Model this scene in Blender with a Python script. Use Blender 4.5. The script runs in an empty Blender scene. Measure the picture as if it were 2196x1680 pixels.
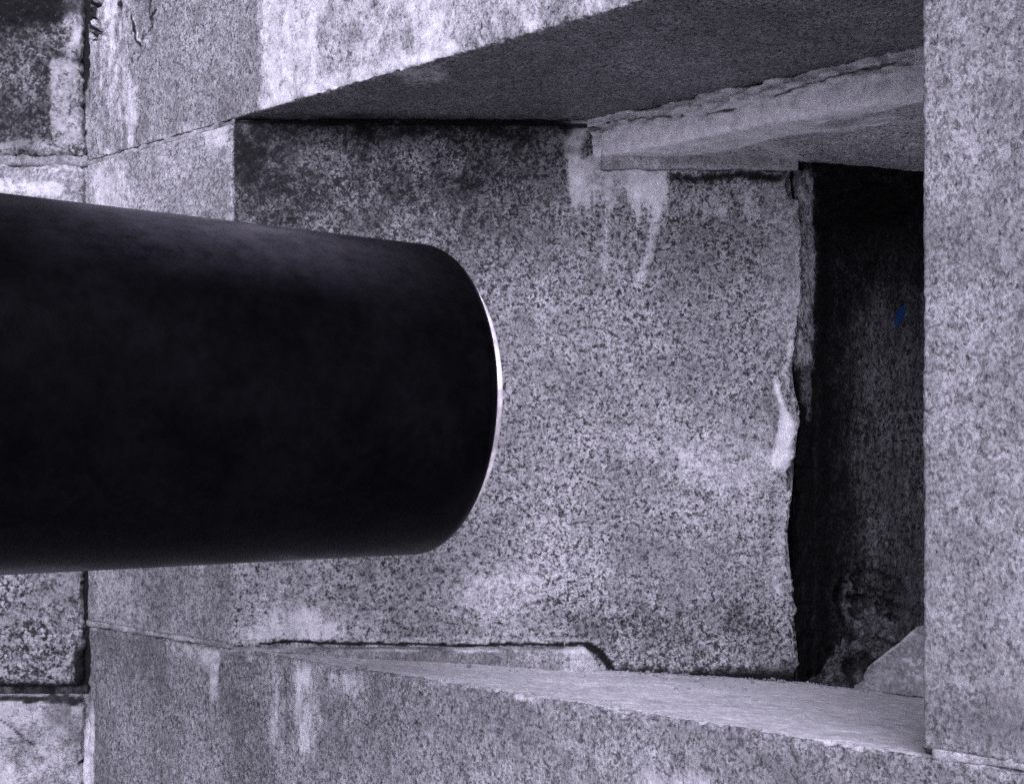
import bpy, math, random
import numpy as np
from mathutils import Vector

scene = bpy.context.scene
col = scene.collection
R = math.radians
# ---------------------------------------------------------------- camera
FPX, CX, HY = 2440.0, 1098.0, 970.0           # focal length, centre column and horizon row on a 2196 px wide frame
cam_d = bpy.data.cameras.new('camera')
cam = bpy.data.objects.new('camera', cam_d)
col.objects.link(cam)
cam.location = (0, 0, 0)
cam.rotation_euler = (R(90), 0, 0)
cam_d.sensor_width = 36
cam_d.lens = 36 * FPX / 2196
cam_d.shift_y = (HY - 840) / 2196
cam_d.clip_start = 0.02
cam_d.clip_end = 6000
scene.camera = cam
# ---------------------------------------------------------------- light
SUN_DIR = Vector((-0.02, -0.87, 0.49)).normalized()      # towards the sun
elev = math.asin(SUN_DIR.z)
world = bpy.data.worlds.new('World')
scene.world = world
world.use_nodes = True
wn, wl = world.node_tree.nodes, world.node_tree.links
wn.clear()
sky = wn.new('ShaderNodeTexSky')
sky.sky_type = 'NISHITA'
sky.sun_disc = False
sky.sun_elevation = elev
sky.sun_rotation = math.atan2(SUN_DIR.x, SUN_DIR.y)
sky.dust_density = 4.0
bw = wn.new('ShaderNodeRGBToBW')
tint = wn.new('ShaderNodeMix'); tint.data_type = 'RGBA'; tint.blend_type = 'MULTIPLY'
tint.inputs[0].default_value = 1
TINT = (0.965, 0.91, 1.21, 1)
tint.inputs[7].default_value = TINT
bg = wn.new('ShaderNodeBackground')
bg.inputs['Strength'].default_value = 0.10
wo = wn.new('ShaderNodeOutputWorld')
wl.new(sky.outputs[0], bw.inputs[0]); wl.new(bw.outputs[0], tint.inputs[6])
wl.new(tint.outputs[2], bg.inputs[0]); wl.new(bg.outputs[0], wo.inputs[0])
sun_d = bpy.data.lights.new('sun', 'SUN')
sun_d.energy = 1.5
sun_d.angle = R(70)
sun_d.color = (0.975, 0.92, 1.18)
sun = bpy.data.objects.new('sun', sun_d)
col.objects.link(sun)
sun.rotation_euler = SUN_DIR.to_track_quat('Z', 'Y').to_euler()
scene.view_settings.view_transform = 'Standard'
scene.view_settings.look = 'None'
scene.view_settings.exposure = 0.60
scene.view_settings.gamma = 1
scene.cycles.use_denoising = False          # keep the fine grain of the stone
# ---------------------------------------------------------------- noise and field helpers
def _hash(ix, iy, iz, seed):
    h = (ix * 374761393 + iy * 668265263 + iz * 2147483647 + seed * 974711) & 0xffffffff
    h = ((h ^ (h >> 13)) * 1274126177) & 0xffffffff
    h = ((h ^ (h >> 15)) * 2246822519) & 0xffffffff
    return ((h ^ (h >> 16)) & 0xffffff) / float(0xffffff)
def vnoise(p, seed=0):
    f = np.floor(p); i = f.astype(np.int64); d = p - f
    d = d * d * (3 - 2 * d)
    r = 0
    for a in (0, 1):
        for b in (0, 1):
            for c in (0, 1):
                w = (d[:, 0] if a else 1 - d[:, 0]) * (d[:, 1] if b else 1 - d[:, 1]) * (d[:, 2] if c else 1 - d[:, 2])
                r = r + w * _hash(i[:, 0] + a, i[:, 1] + b, i[:, 2] + c, seed)
    return r
def fbm(p, scale, octaves=4, seed=0, gain=0.5):            # centred on 0, about -0.5 .. 0.5
    r, a, t = 0, 1.0, 0
    for o in range(octaves):
        r = r + a * (vnoise(p * (scale * 2.03 ** o) + 17.3 * o, seed + o) - 0.5)
        t += a; a *= gain
    return r / t * 1.6
def sm(a, b, x):
    b = b + 1e-9
    t = np.clip((x - a) / (b - a), 0, 1)
    return t * t * (3 - 2 * t)
def rect(x, y, x0, y0, x1, y1, s=20, sy=None):
    sy = s if sy is None else sy
    return sm(x0 - s, x0 + s, x) * (1 - sm(x1 - s, x1 + s, x)) * sm(y0 - sy, y0 + sy, y) * (1 - sm(y1 - sy, y1 + sy, y))
def blob(x, y, cx, cy, rx, ry):
    return np.clip(1 - ((x - cx) / rx) ** 2 - ((y - cy) / ry) ** 2, 0, 1)
def line(x, y, pts, w, soft=1.6):
    best = np.full(x.shape, 1e9)
    for (x0, y0), (x1, y1) in zip(pts, pts[1:]):
        dx, dy = x1 - x0, y1 - y0
        t = np.clip(((x - x0) * dx + (y - y0) * dy) / (dx * dx + dy * dy), 0, 1)
        best = np.minimum(best, np.hypot(x - x0 - t * dx, y - y0 - t * dy))
    return 1 - sm(w, w * soft + 1, best)
def px_of(P):
    return CX + FPX * P[:, 0] / P[:, 1].clip(0.05), HY - FPX * P[:, 2] / P[:, 1].clip(0.05)
# ---------------------------------------------------------------- materials
def new_mat(name):
    m = bpy.data.materials.new(name)
    m.use_nodes = True
    nt = m.node_tree
    b = nt.nodes['Principled BSDF']
    return m, nt, b
def N(nt, kind, **kw):
    n = nt.nodes.new(kind)
    for k, v in kw.items(): setattr(n, k, v)
    return n
def math_n(nt, op, a, b=None, clamp=False):
    n = N(nt, 'ShaderNodeMath', operation=op); n.use_clamp = clamp
    for i, v in enumerate((a, b)):
        if v is None: continue
        if isinstance(v, (int, float)): n.inputs[i].default_value = v
        else: nt.links.new(v, n.inputs[i])
    return n.outputs[0]
def maprange(nt, x, a, b, c=0.0, d=1.0, smooth=True):
    n = N(nt, 'ShaderNodeMapRange'); n.clamp = True
    if smooth: n.interpolation_type = 'SMOOTHSTEP'
    nt.links.new(x, n.inputs[0])
    for i, v in zip((1, 2, 3, 4), (a, b, c, d)):
        if isinstance(v, (int, float)): n.inputs[i].default_value = v
        else: nt.links.new(v, n.inputs[i])
    return n.outputs[0]
def noise(nt, vec, scale, detail=3, rough=0.55, dist=0.0):
    n = N(nt, 'ShaderNodeTexNoise')
    nt.links.new(vec, n.inputs['Vector'])
    n.inputs['Scale'].default_value = scale; n.inputs['Detail'].default_value = detail
    n.inputs['Roughness'].default_value = rough; n.inputs['Distortion'].default_value = dist
    return n.outputs['Fac']
def mixc(nt, f, a, b):
    n = N(nt, 'ShaderNodeMix', data_type='RGBA')
    if isinstance(f, (int, float)): n.inputs[0].default_value = f
    else: nt.links.new(f, n.inputs[0])
    for i, v in ((6, a), (7, b)):
        if isinstance(v, (int, float)): n.inputs[i].default_value = (v, v, v, 1)
        else: nt.links.new(v, n.inputs[i])
    return n.outputs[2]
def granite(name, light=0.34, dark=0.045, size=1.0, cover=0.5, squash=1.0, bump=0.0022, rough=0.85, extra=None, pits=0.55, spec=0.25):
    """weathered granite; the 'stain' attribute holds r: lime bloom, g: black dampness, soot and painted shade, b: strength of the speckle"""
    m, nt, b = new_mat(name)
    geo = N(nt, 'ShaderNodeNewGeometry')
    pos = geo.outputs['Position']
    if squash != 1.0:
        v = N(nt, 'ShaderNodeVectorMath', operation='MULTIPLY'); nt.links.new(pos, v.inputs[0]); v.inputs[1].default_value = (1, 1, squash)
        gp = v.outputs[0]
    else: gp = pos
    at = N(nt, 'ShaderNodeAttribute', attribute_name='stain')
    sep = N(nt, 'ShaderNodeSeparateColor'); nt.links.new(at.outputs['Color'], sep.inputs[0])
    pale, damp_shade, speck = sep.outputs[0], sep.outputs[1], sep.outputs[2]
    # mineral grains: clustered dark mica, grey quartz, pale feldspar
    g1 = noise(nt, gp, 95 / size, 4, 0.62, 0.6)
    g2 = noise(nt, gp, 230 / size, 2, 0.6, 0.3)
    big = noise(nt, pos, 7, 4, 0.6)
    mid = noise(nt, pos, 28, 3, 0.6)
    vo = N(nt, 'ShaderNodeTexVoronoi'); nt.links.new(gp, vo.inputs['Vector']); vo.inputs['Scale'].default_value = 190 / size
    cell = N(nt, 'ShaderNodeSeparateColor'); nt.links.new(vo.outputs['Color'], cell.inputs[0])
    gr = math_n(nt, 'ADD', math_n(nt, 'MULTIPLY', g1, 0.62), math_n(nt, 'MULTIPLY', g2, 0.38))
    lo = math_n(nt, 'ADD', math_n(nt, 'MULTIPLY', math_n(nt, 'SUBTRACT', math_n(nt, 'ADD', big, mid), 1.0), 0.10), 0.36 + 0.12 * (cover - 0.5))
    lo = math_n(nt, 'ADD', lo, math_n(nt, 'MULTIPLY', damp_shade, 0.13))
    hi = math_n(nt, 'ADD', lo, 0.18)
    feld = maprange(nt, gr, lo, hi)
    grain = math_n(nt, 'ADD', math_n(nt, 'MULTIPLY', cell.outputs[0], 0.46), 0.74)
    grain2 = math_n(nt, 'MULTIPLY', grain, maprange(nt, g2, 0.3, 0.7, 0.78, 1.22))
    wob = math_n(nt, 'MULTIPLY', math_n(nt, 'MULTIPLY', maprange(nt, big, 0.25, 0.75, 0.72, 1.28), maprange(nt, noise(nt, pos, 3.2, 4, 0.6), 0.3, 0.7, 0.82, 1.18)), maprange(nt, mid, 0.25, 0.75, 0.82, 1.18))
    lightc = math_n(nt, 'MULTIPLY', math_n(nt, 'MULTIPLY', grain2, wob), light)
    darkc = math_n(nt, 'MULTIPLY', grain2, dark)
    spc = math_n(nt, 'ADD', math_n(nt, 'MULTIPLY', math_n(nt, 'SUBTRACT', darkc, lightc), math_n(nt, 'MULTIPLY', math_n(nt, 'SUBTRACT', 1.0, feld), speck)), lightc)
    pit = maprange(nt, noise(nt, gp, 135 / size, 3, 0.5, 0.8), 0.60, 0.68)
    spc = math_n(nt, 'MULTIPLY', spc, math_n(nt, 'SUBTRACT', 1.0, math_n(nt, 'MULTIPLY', pit, pits)))
    # lime bloom with a ragged edge
    rag = math_n(nt, 'ADD', math_n(nt, 'MULTIPLY', math_n(nt, 'SUBTRACT', noise(nt, gp, 45, 7, 0.72), 0.5), 1.7),
                 math_n(nt, 'MULTIPLY', math_n(nt, 'SUBTRACT', gr, 0.5), 1.3))
    pe = maprange(nt, math_n(nt, 'ADD', pale, rag), 0.18, 0.92)
    pe = math_n(nt, 'MULTIPLY', pe, maprange(nt, pale, 0.0, 0.15))
    pv = math_n(nt, 'MULTIPLY', maprange(nt, noise(nt, pos, 40, 5, 0.65), 0.3, 0.7, 0.48, 0.74), maprange(nt, g2, 0.25, 0.6, 0.8, 1.05))
    pv = math_n(nt, 'MULTIPLY', pv, maprange(nt, pale, 0.85, 1.15, 1.0, 1.35))
    c1 = math_n(nt, 'ADD', math_n(nt, 'MULTIPLY', math_n(nt, 'SUBTRACT', pv, spc), math_n(nt, 'MULTIPLY', pe, maprange(nt, pale, 0.1, 0.9, 0.55, 0.98))), spc)
    # black dampness, soot, moss and painted shade
    de = maprange(nt, math_n(nt, 'ADD', damp_shade, math_n(nt, 'MULTIPLY', rag, 0.6)), 0.12, 0.88)
    de = math_n(nt, 'MULTIPLY', de, maprange(nt, damp_shade, 0.0, 0.12))
    c2 = math_n(nt, 'MULTIPLY', c1, math_n(nt, 'SUBTRACT', 1.0, math_n(nt, 'MULTIPLY', de, 0.95)))
    comb = N(nt, 'ShaderNodeCombineColor')
    for i in range(3): nt.links.new(c2, comb.inputs[i])
    out = comb.outputs[0]
    if extra: out = extra(nt, out, pos)
    nt.links.new(out, b.inputs['Base Color'])
    b.inputs['Roughness'].default_value = rough
    b.inputs['Specular IOR Level'].default_value = spec
    h = math_n(nt, 'ADD', math_n(nt, 'MULTIPLY', gr, 1.0), math_n(nt, 'MULTIPLY', noise(nt, gp, 420 / size, 2, 0.6), 0.35))
    h = math_n(nt, 'MULTIPLY', h, maprange(nt, pe, 0.0, 1.0, 1.0, 0.55))
    bp = N(nt, 'ShaderNodeBump'); bp.inputs['Strength'].default_value = 0.9; bp.inputs['Distance'].default_value = bump
    nt.links.new(h, bp.inputs['Height']); nt.links.new(bp.outputs[0], b.inputs['Normal'])
    return m
def blue_spot(nt, c, pos):
    v = N(nt, 'ShaderNodeVectorMath', operation='SUBTRACT'); nt.links.new(pos, v.inputs[0])
    v.inputs[1].default_value = (0.776, 2.276, 0.2725)
    s = N(nt, 'ShaderNodeSeparateXYZ'); nt.links.new(v.outputs[0], s.inputs[0])
    dx = math_n(nt, 'SUBTRACT', s.outputs[0], math_n(nt, 'MULTIPLY', s.outputs[2], 0.4))
    d = math_n(nt, 'ADD', math_n(nt, 'POWER', math_n(nt, 'ABSOLUTE', math_n(nt, 'DIVIDE', dx, 0.012)), 2.0),
               math_n(nt, 'POWER', math_n(nt, 'ABSOLUTE', math_n(nt, 'DIVIDE', s.outputs[2], 0.024)), 2.0))
    d = math_n(nt, 'ADD', d, math_n(nt, 'MULTIPLY', math_n(nt, 'SUBTRACT', noise(nt, pos, 150, 3, 0.6), 0.5), 2.0))
    f = maprange(nt, d, 1.1, 0.5, 0.0, 0.85)
    n = N(nt, 'ShaderNodeMix', data_type='RGBA'); nt.links.new(f, n.inputs[0]); nt.links.new(c, n.inputs[6])
    n.inputs[7].default_value = (0.003, 0.04, 0.13, 1)
    return n.outputs[2]
M_WALL = granite('speckled granite', light=0.30, dark=0.034, size=1.0, cover=0.58)
M_COARSE = granite('coarse granite', light=0.36, dark=0.035, size=1.5, cover=0.66)
M_FINE = granite('fine grey granite', light=0.25, dark=0.06, size=0.85, cover=0.42, squash=0.75, bump=0.0032, pits=0.7)
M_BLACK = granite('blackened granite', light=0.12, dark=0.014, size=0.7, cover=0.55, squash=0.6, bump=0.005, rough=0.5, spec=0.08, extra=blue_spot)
M_SILL = granite('worn sill granite', light=0.66, dark=0.34, size=0.8, cover=0.3, bump=0.0009)
M_INNER = granite('pale speckled granite', light=0.50, dark=0.11, size=0.9, cover=0.45)
M_MORTAR = granite('lime mortar', light=0.30, dark=0.10, size=0.7, cover=0.4, bump=0.002)
M_RUBBLE = granite('sooty broken stone', light=0.16, dark=0.014, size=0.9, cover=0.6, bump=0.006, rough=0.42, spec=0.2)
M_FILLET = granite('smooth mortar', light=0.36, dark=0.24, size=1.2, cover=0.3, bump=0.0006)
# ---------------------------------------------------------------- building helpers
def make_obj(name, verts, faces, mat, parent=None, stain=None, smooth=True):
    me = bpy.data.meshes.new(name)
    me.from_pydata([tuple(v) for v in verts] if not isinstance(verts, list) else verts, [], faces)
    me.validate()
    if stain is not None:
        a = me.attributes.new('stain', 'FLOAT_COLOR', 'POINT')
        a.data.foreach_set('color', np.concatenate([stain, np.ones((len(stain), 1))], 1).astype(np.float32).ravel())
    if smooth: me.polygons.foreach_set('use_smooth', [True] * len(me.polygons))
    me.materials.append(mat)
    o = bpy.data.objects.new(name, me)
    col.objects.link(o)
    if parent is not None:
        o.parent = parent
        o.matrix_parent_inverse = parent.matrix_world.inverted() if False else o.matrix_parent_inverse
        me.transform(__import__('mathutils').Matrix.Translation(-Vector(parent.location)))
    return o
def samples(a, b, step):
    n = max(1, int(round(abs(b - a) / step)))
    return [a + (b - a) * i / n for i in range(n)]
def profile(pts, steps, rounds):
    """closed polygon -> sample points; steps[i]: spacing on the edge from pts[i]; rounds[i]: fillet radius at pts[i].
    returns points, a weight (1 on finely sampled edges) and the distance to the nearest filleted corner"""
    P, W = [], []
    n = len(pts)
    pts = [np.array(p, float) for p in pts]
    for i in range(n):
        p, q, o = pts[i], pts[(i + 1) % n], pts[i - 1]
        r0, r1 = rounds[i], rounds[(i + 1) % n]
        d = (q - p) / np.linalg.norm(q - p)
        if r0 > 0:
            d0 = (p - o) / np.linalg.norm(p - o)
            A, B = p - d0 * r0, p + d * r0
            for k in range(6):
                t = (k + 0.5) / 6
                P.append((1 - t) ** 2 * A + 2 * t * (1 - t) * p + t * t * B); W.append(1.0)
        a, b = p + d * r0, q - d * r1
        L = np.linalg.norm(b - a)
        m = max(1, int(round(L / steps[i])))
        for k in range(m):
            P.append(a + (b - a) * k / m); W.append(1.0 if steps[i] < 0.03 else 0.0)
    return np.array(P), np.array(W)
def block(name, parent, mat, prof, weight, svals, place, stain, rough=0.002, rscale=9, chips=0.006, corner=None, ends=(0, 0), fine=0.0012, post=None, seed=1):
    """extrude a closed profile along svals; place(prof, s) -> world points. Displaced so that faces are hewn, arrises worn"""
    ns, npf = len(svals), len(prof)
    G = np.stack([place(prof, s) for s in svals])             # ns, np, 3
    dt = np.roll(G, -1, 1) - np.roll(G, 1, 1)
    ds = np.gradient(G, axis=0)
    nrm = np.cross(dt, ds)
    nrm /= np.linalg.norm(nrm, axis=2, keepdims=True) + 1e-12
    cen = G.mean((0, 1))
    if (nrm * (G - cen)).sum(2)[:, weight > 0].mean() < 0: nrm = -nrm; flip = True
    else: flip = False
    P = G.reshape(-1, 3)
    w = np.tile(weight, ns)
    disp = fbm(P, rscale, 4, seed) * rough * 2 + fbm(P, 95, 3, seed + 9) * fine * 2
    if corner is not None:                                     # wear along the arris at profile point 'corner'
        cds = np.linalg.norm(prof - np.array(corner), axis=1)
        cd = np.tile(cds, ns)
        bite = np.clip(0.6 * fbm(P, 26, 3, seed + 31, 0.6) + 0.7 * fbm(P, 85, 3, seed + 37, 0.6) + 0.03, 0, 1) * chips * 2.6
        disp = disp - np.exp(-(cd / (0.007 + bite)) ** 2) * bite
    sv = np.array(svals); e0, e1 = ends
    if e0 or e1:
        d0 = np.repeat(sv - sv[0], npf); d1 = np.repeat(sv[-1] - sv, npf)
        jag = 1 + 2.0 * fbm(P, 40, 4, seed + 47)
        if e0: disp = disp - e0 * jag.clip(0.1) * np.exp(-(d0 / 0.008) ** 2)
        if e1: disp = disp - e1 * jag.clip(0.1) * np.exp(-(d1 / 0.008) ** 2)
    disp = disp * w
    V = P + nrm.reshape(-1, 3) * disp[:, None]
    if post is not None: V = post(V, P, nrm.reshape(-1, 3))
    x, y = px_of(P)
    nz = fbm(P, 14, 5, seed + 71, 0.62)
    nz2 = fbm(P * np.array([1, 1, 0.14]), 42, 5, seed + 83, 0.68)
    st = stain(x, y, P, nz, nz2, nrm.reshape(-1, 3))
    st = np.stack([np.clip(np.broadcast_to(c, x.shape), 0, 1.2) for c in st], 1)
    faces = []
    idx = np.arange(ns * npf).reshape(ns, npf)
    a, b2 = idx[:-1], np.roll(idx, -1, 1)[:-1]
    c, d = np.roll(idx, -1, 1)[1:], idx[1:]
    q = np.stack([a, b2, c, d], 2).reshape(-1, 4)
    if flip: q = q[:, ::-1]
    faces = q.tolist() + [idx[0][::-1].tolist() if not flip else idx[0].tolist(), idx[-1].tolist() if not flip else idx[-1][::-1].tolist()]
    return make_obj(name, V.tolist(), faces, mat, parent, st)
# ---------------------------------------------------------------- layout of the embrasure
E = np.array([0.7836, -0.6212, 0.0])        # along the splayed wall face, to the right and nearer
NI = np.array([0.6212, 0.7836, 0.0])        # into the wall
C0 = np.array([-0.537, 2.19, 0.0])          # arris where the splayed face turns into the cheek
YW = 2.19                                   # plane of the cheek
ZC = 0.6355                                 # outer ceiling
ZI = 0.566                                  # inner ceiling
GROUND = -1.55
SL, SR, SP = -0.5126, 2.05, 1.317           # left and right end of the splayed face, left arris of the right jamb
NF = 0.43                                   # inner lintel set back from the face
def on_face(s, n=0.0, z=0.0): return C0 + E * s + NI * n + np.array([0, 0, z])
def floor_z(X, Y):
    return -0.377 - 0.058 * (X + 0.537) - 0.0873 * (Y - 2.19) - 0.06 * np.clip(X - 0.55, 0, 1)
STEP = 0.0042
wall = bpy.data.objects.new('stone_wall', None)
col.objects.link(wall)
wall.location = (-0.3, 2.3, GROUND)
wall['label'] = 'grey granite fort wall with a deep stepped gun opening, streaked white with lime'
wall['category'] = 'wall'
bpy.context.view_layer.update()

# --- outer lintel
def st_lintel(x, y, P, nz, nz2, n):
    under = (n[:, 2] < -0.7)
    X = x + nz * 34; Yy = y + nz * 30
    edge = 252 - 0.288 * (x - 500)
    pale = 0.0 * x
    pale = np.maximum(pale, rect(X, y, 556, -400, 690, 240, 14) * (0.80 + 0.35 * nz2))
    pale = np.maximum(pale, rect(X, y, 660, -400, 985, 240, 28) * (0.52 + 0.9 * nz))
    pale = np.maximum(pale, rect(X, y, 880, -400, 978, 240, 16) * (0.78 + nz2 * 0.4))
    pale = np.maximum(pale, rect(X, y, 940, -400, 2600, 200, 40) * (0.50 + 0.5 * nz + 0.3 * nz2))
    pale = np.maximum(pale, sm(-75, -8, y - edge) * rect(x, y, 556, -400, 985, 500, 12) * (0.84 + nz * 0.6))
    pale = np.maximum(pale, rect(X, y, 176, -200, 292, 330, 26) * (0.40 + 1.1 * nz2 + 0.3 * sm(300, 0, y)))
    pale = np.maximum(pale, line(X, y, [(262, -60), (270, 120), (280, 250)], 8, 3.5) * (0.62 + 0.6 * nz2))
    pale = np.maximum(pale, rect(X, y, 300, -200, 545, 340, 20) * (0.22 + 0.35 * nz2))
    pale = np.maximum(pale, sm(-30, -5, y - edge) * rect(x, y, 200, 0, 500, 360, 10) * (0.5 + nz))
    dark = line(X, y, [(313, -30), (316, 20), (327, 40), (336, 20)], 2.2) * 0.8
    dark = np.maximum(dark, line(X, y, [(279, 32), (290, 62), (303, 98)], 2.4) * 0.8)
    dark = np.maximum(dark, line(X, y, [(334, 38), (318, 70), (303, 98), (297, 130)], 1.2) * 0.6)
    pale = np.maximum(pale, line(X, y, [(283, 34), (296, 66), (306, 92)], 2.5) * 0.8 * (y < 110))
    dark = np.maximum(dark, blob(X, y, 250, 10, 8, 16))
    dark = np.maximum(dark, line(x + nz * 40, y, [(188, -20), (192, 30), (202, 62), (204, 84)], 4) * 0.9)
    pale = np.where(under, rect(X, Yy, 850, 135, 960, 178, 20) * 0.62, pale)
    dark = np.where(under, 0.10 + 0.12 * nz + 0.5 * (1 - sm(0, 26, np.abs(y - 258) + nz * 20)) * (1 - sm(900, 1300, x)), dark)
    return pale, dark, np.where(under, 0.85, 0.9)
pr, w = profile([(0, 2.1), (0, 1.15), (0, ZC + 0.006), (0.80, ZC + 0.006), (1.3, ZC + 0.006), (1.3, 2.1)],
                [0.1, STEP, STEP, 0.05, 0.2, 0.2], [0, 0, 0.007, 0, 0, 0])
pl_n = lambda p, s: C0[None] + E[None] * s + NI[None] * p[:, :1] + np.array([[0, 0, 1.0]]) * p[:, 1:2]
sv = samples(SL + 0.003, 1.62, STEP) + samples(1.62, SR, 0.05) + [SR]
def chip_lintel(V, P, n):                                      # the flakes broken off at the upper left
    x, y = px_of(P)
    d = 0.004 * np.maximum(blob(x, y, 292, 85, 12, 60), blob(x, y, 322, 20, 20, 85)) ** 0.7
    d = d + 0.02 * line(x + fbm(P, 50, 4, 6) * 60, y, [(184, -10), (192, 30), (203, 80)], 5)
    return V - n * d[:, None]
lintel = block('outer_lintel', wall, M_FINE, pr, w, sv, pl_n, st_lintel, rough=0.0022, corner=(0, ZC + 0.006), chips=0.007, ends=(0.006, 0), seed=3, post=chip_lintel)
lintel['label'] = 'outer lintel stone bleached by lime runs, its underside dark'

# --- inner lintel
def st_inner(x, y, P, nz, nz2, n):
    X = x + nz * 60
    und = sm(-0.5, -0.85, n[:, 2])
    face = 1.22 + 0.3 * nz
    d = (P - C0) @ NI - NF                                    # depth behind the front of the inner lintel
    nzs = fbm(P @ np.stack([E * 0.25, NI, np.array([0, 0, 1.0])], 1), 16, 5, 14, 0.62)
    wedge = 1 - sm(0.0, 0.10, d + nzs * 0.26 + 0.05 * sm(1350, 1800, x) - 0.05)
    wedge = np.maximum(wedge, (1 - sm(1480, 1640, x + nz * 90)) * 0.75)
    wedge = np.maximum(wedge, line(x + nz * 14, y + nz * 14, [(1540, 285), (1640, 310), (1725, 345)], 7) * 0.7)
    pale = face * (1 - und) + und * wedge * 1.25
    dark = 0.25 * und * sm(330, 365, y + nz * 30) + (1 - und) * line(x, y + nz * 24, [(1290, 280), (1420, 250), (1640, 190), (1980, 105)], 4) * 0.35
    zz = P[:, 2] + nzs * 0.012
    dark = np.maximum(dark, (1 - und) * (1 - sm(0.0015, 0.004, np.abs(zz - (ZC - 0.020 + 0.010 * np.sin(x * 0.011))))) * sm(-0.05, 0.10, nz) * 0.75)
    return pale, dark, 0.75 * und + 0.3
pr, w = profile([(0, ZC + 0.03), (0, ZC - 0.012), (0, ZI), (0.9, ZI), (1.25, ZI), (1.25, ZC + 0.03)],
                [0.004, 0.0035, STEP, 0.05, 0.1, 0.2], [0, 0, 0.012, 0, 0, 0])
pl_i = lambda p, s: C0[None] + E[None] * s + NI[None] * (p[:, :1] + NF) + np.array([[0, 0, 1.0]]) * p[:, 1:2]
def post_inner(V, P, n):                                      # crumbling mortar along its top
    t = sm(ZC - 0.042, ZC - 0.006, P[:, 2]) * (n[:, 2] > -0.5)
    k = fbm(P @ np.stack([E * 0.5, NI, np.array([0, 0, 2.5])], 1), 60, 5, 91, 0.66)
    return V - n * (t * (np.maximum(k, -0.1) * 0.050 - 0.001))[:, None]
sv = samples(0.40, 1.75, STEP) + samples(1.75, SR + 0.3, 0.05) + [SR + 0.3]
inner = block('inner_lintel', wall, M_INNER, pr, w, sv, pl_i, st_inner, rough=0.003, rscale=14, corner=(0, ZI), chips=0.004, seed=13, post=post_inner)
inner['label'] = 'inner lintel with a white crusted front edge'

# --- left jamb: a strip of the splayed face and the long cheek behind the muzzle
def xend(z):
    py = HY - z * FPX / YW
    pts = [(300, 1708), (365, 1696), (385, 1710), (470, 1718), (600, 1716), (700, 1711), (760, 1705), (800, 1692), (835, 1694), (870, 1714), (900, 1712), (960, 1704),
           (1020, 1694), (1100, 1690), (1180, 1688), (1230, 1696), (1300, 1702), (1400, 1704), (1480, 1706)]
    q = np.stack([z * 0, z * 0 + 3.3, z], 1)
    return (np.interp(py, [a for a, b in pts], [b for a, b in pts]) + 22 * fbm(q, 30, 5, 404, 0.7) - CX) * YW / FPX
XR = 0.545
def place_jamb(p, s):                                          # s 0..1 up the stone
    t = np.clip((p[:, 0] - C0[0]) / (XR - C0[0]), 0, 1)
    zb = np.where(p[:, 1] > YW + 0.002, np.where(p[:, 0] < C0[0] + 0.01, -0.368, -0.60), np.where(p[:, 0] > C0[0], floor_z(p[:, 0], YW) - 0.02 + 0.025 * (p[:, 0] < 0.10), -0.368))
    zt = np.where(p[:, 0] > C0[0], ZC + 0.004, ZC - 0.004)
    z = zb + (zt - zb) * s
    X = p[:, 0].copy()
    f = sm(0.30, 0.545, X)
    X = X + f * (xend(z) - XR)
    return np.stack([X, p[:, 1], z], 1)
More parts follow.
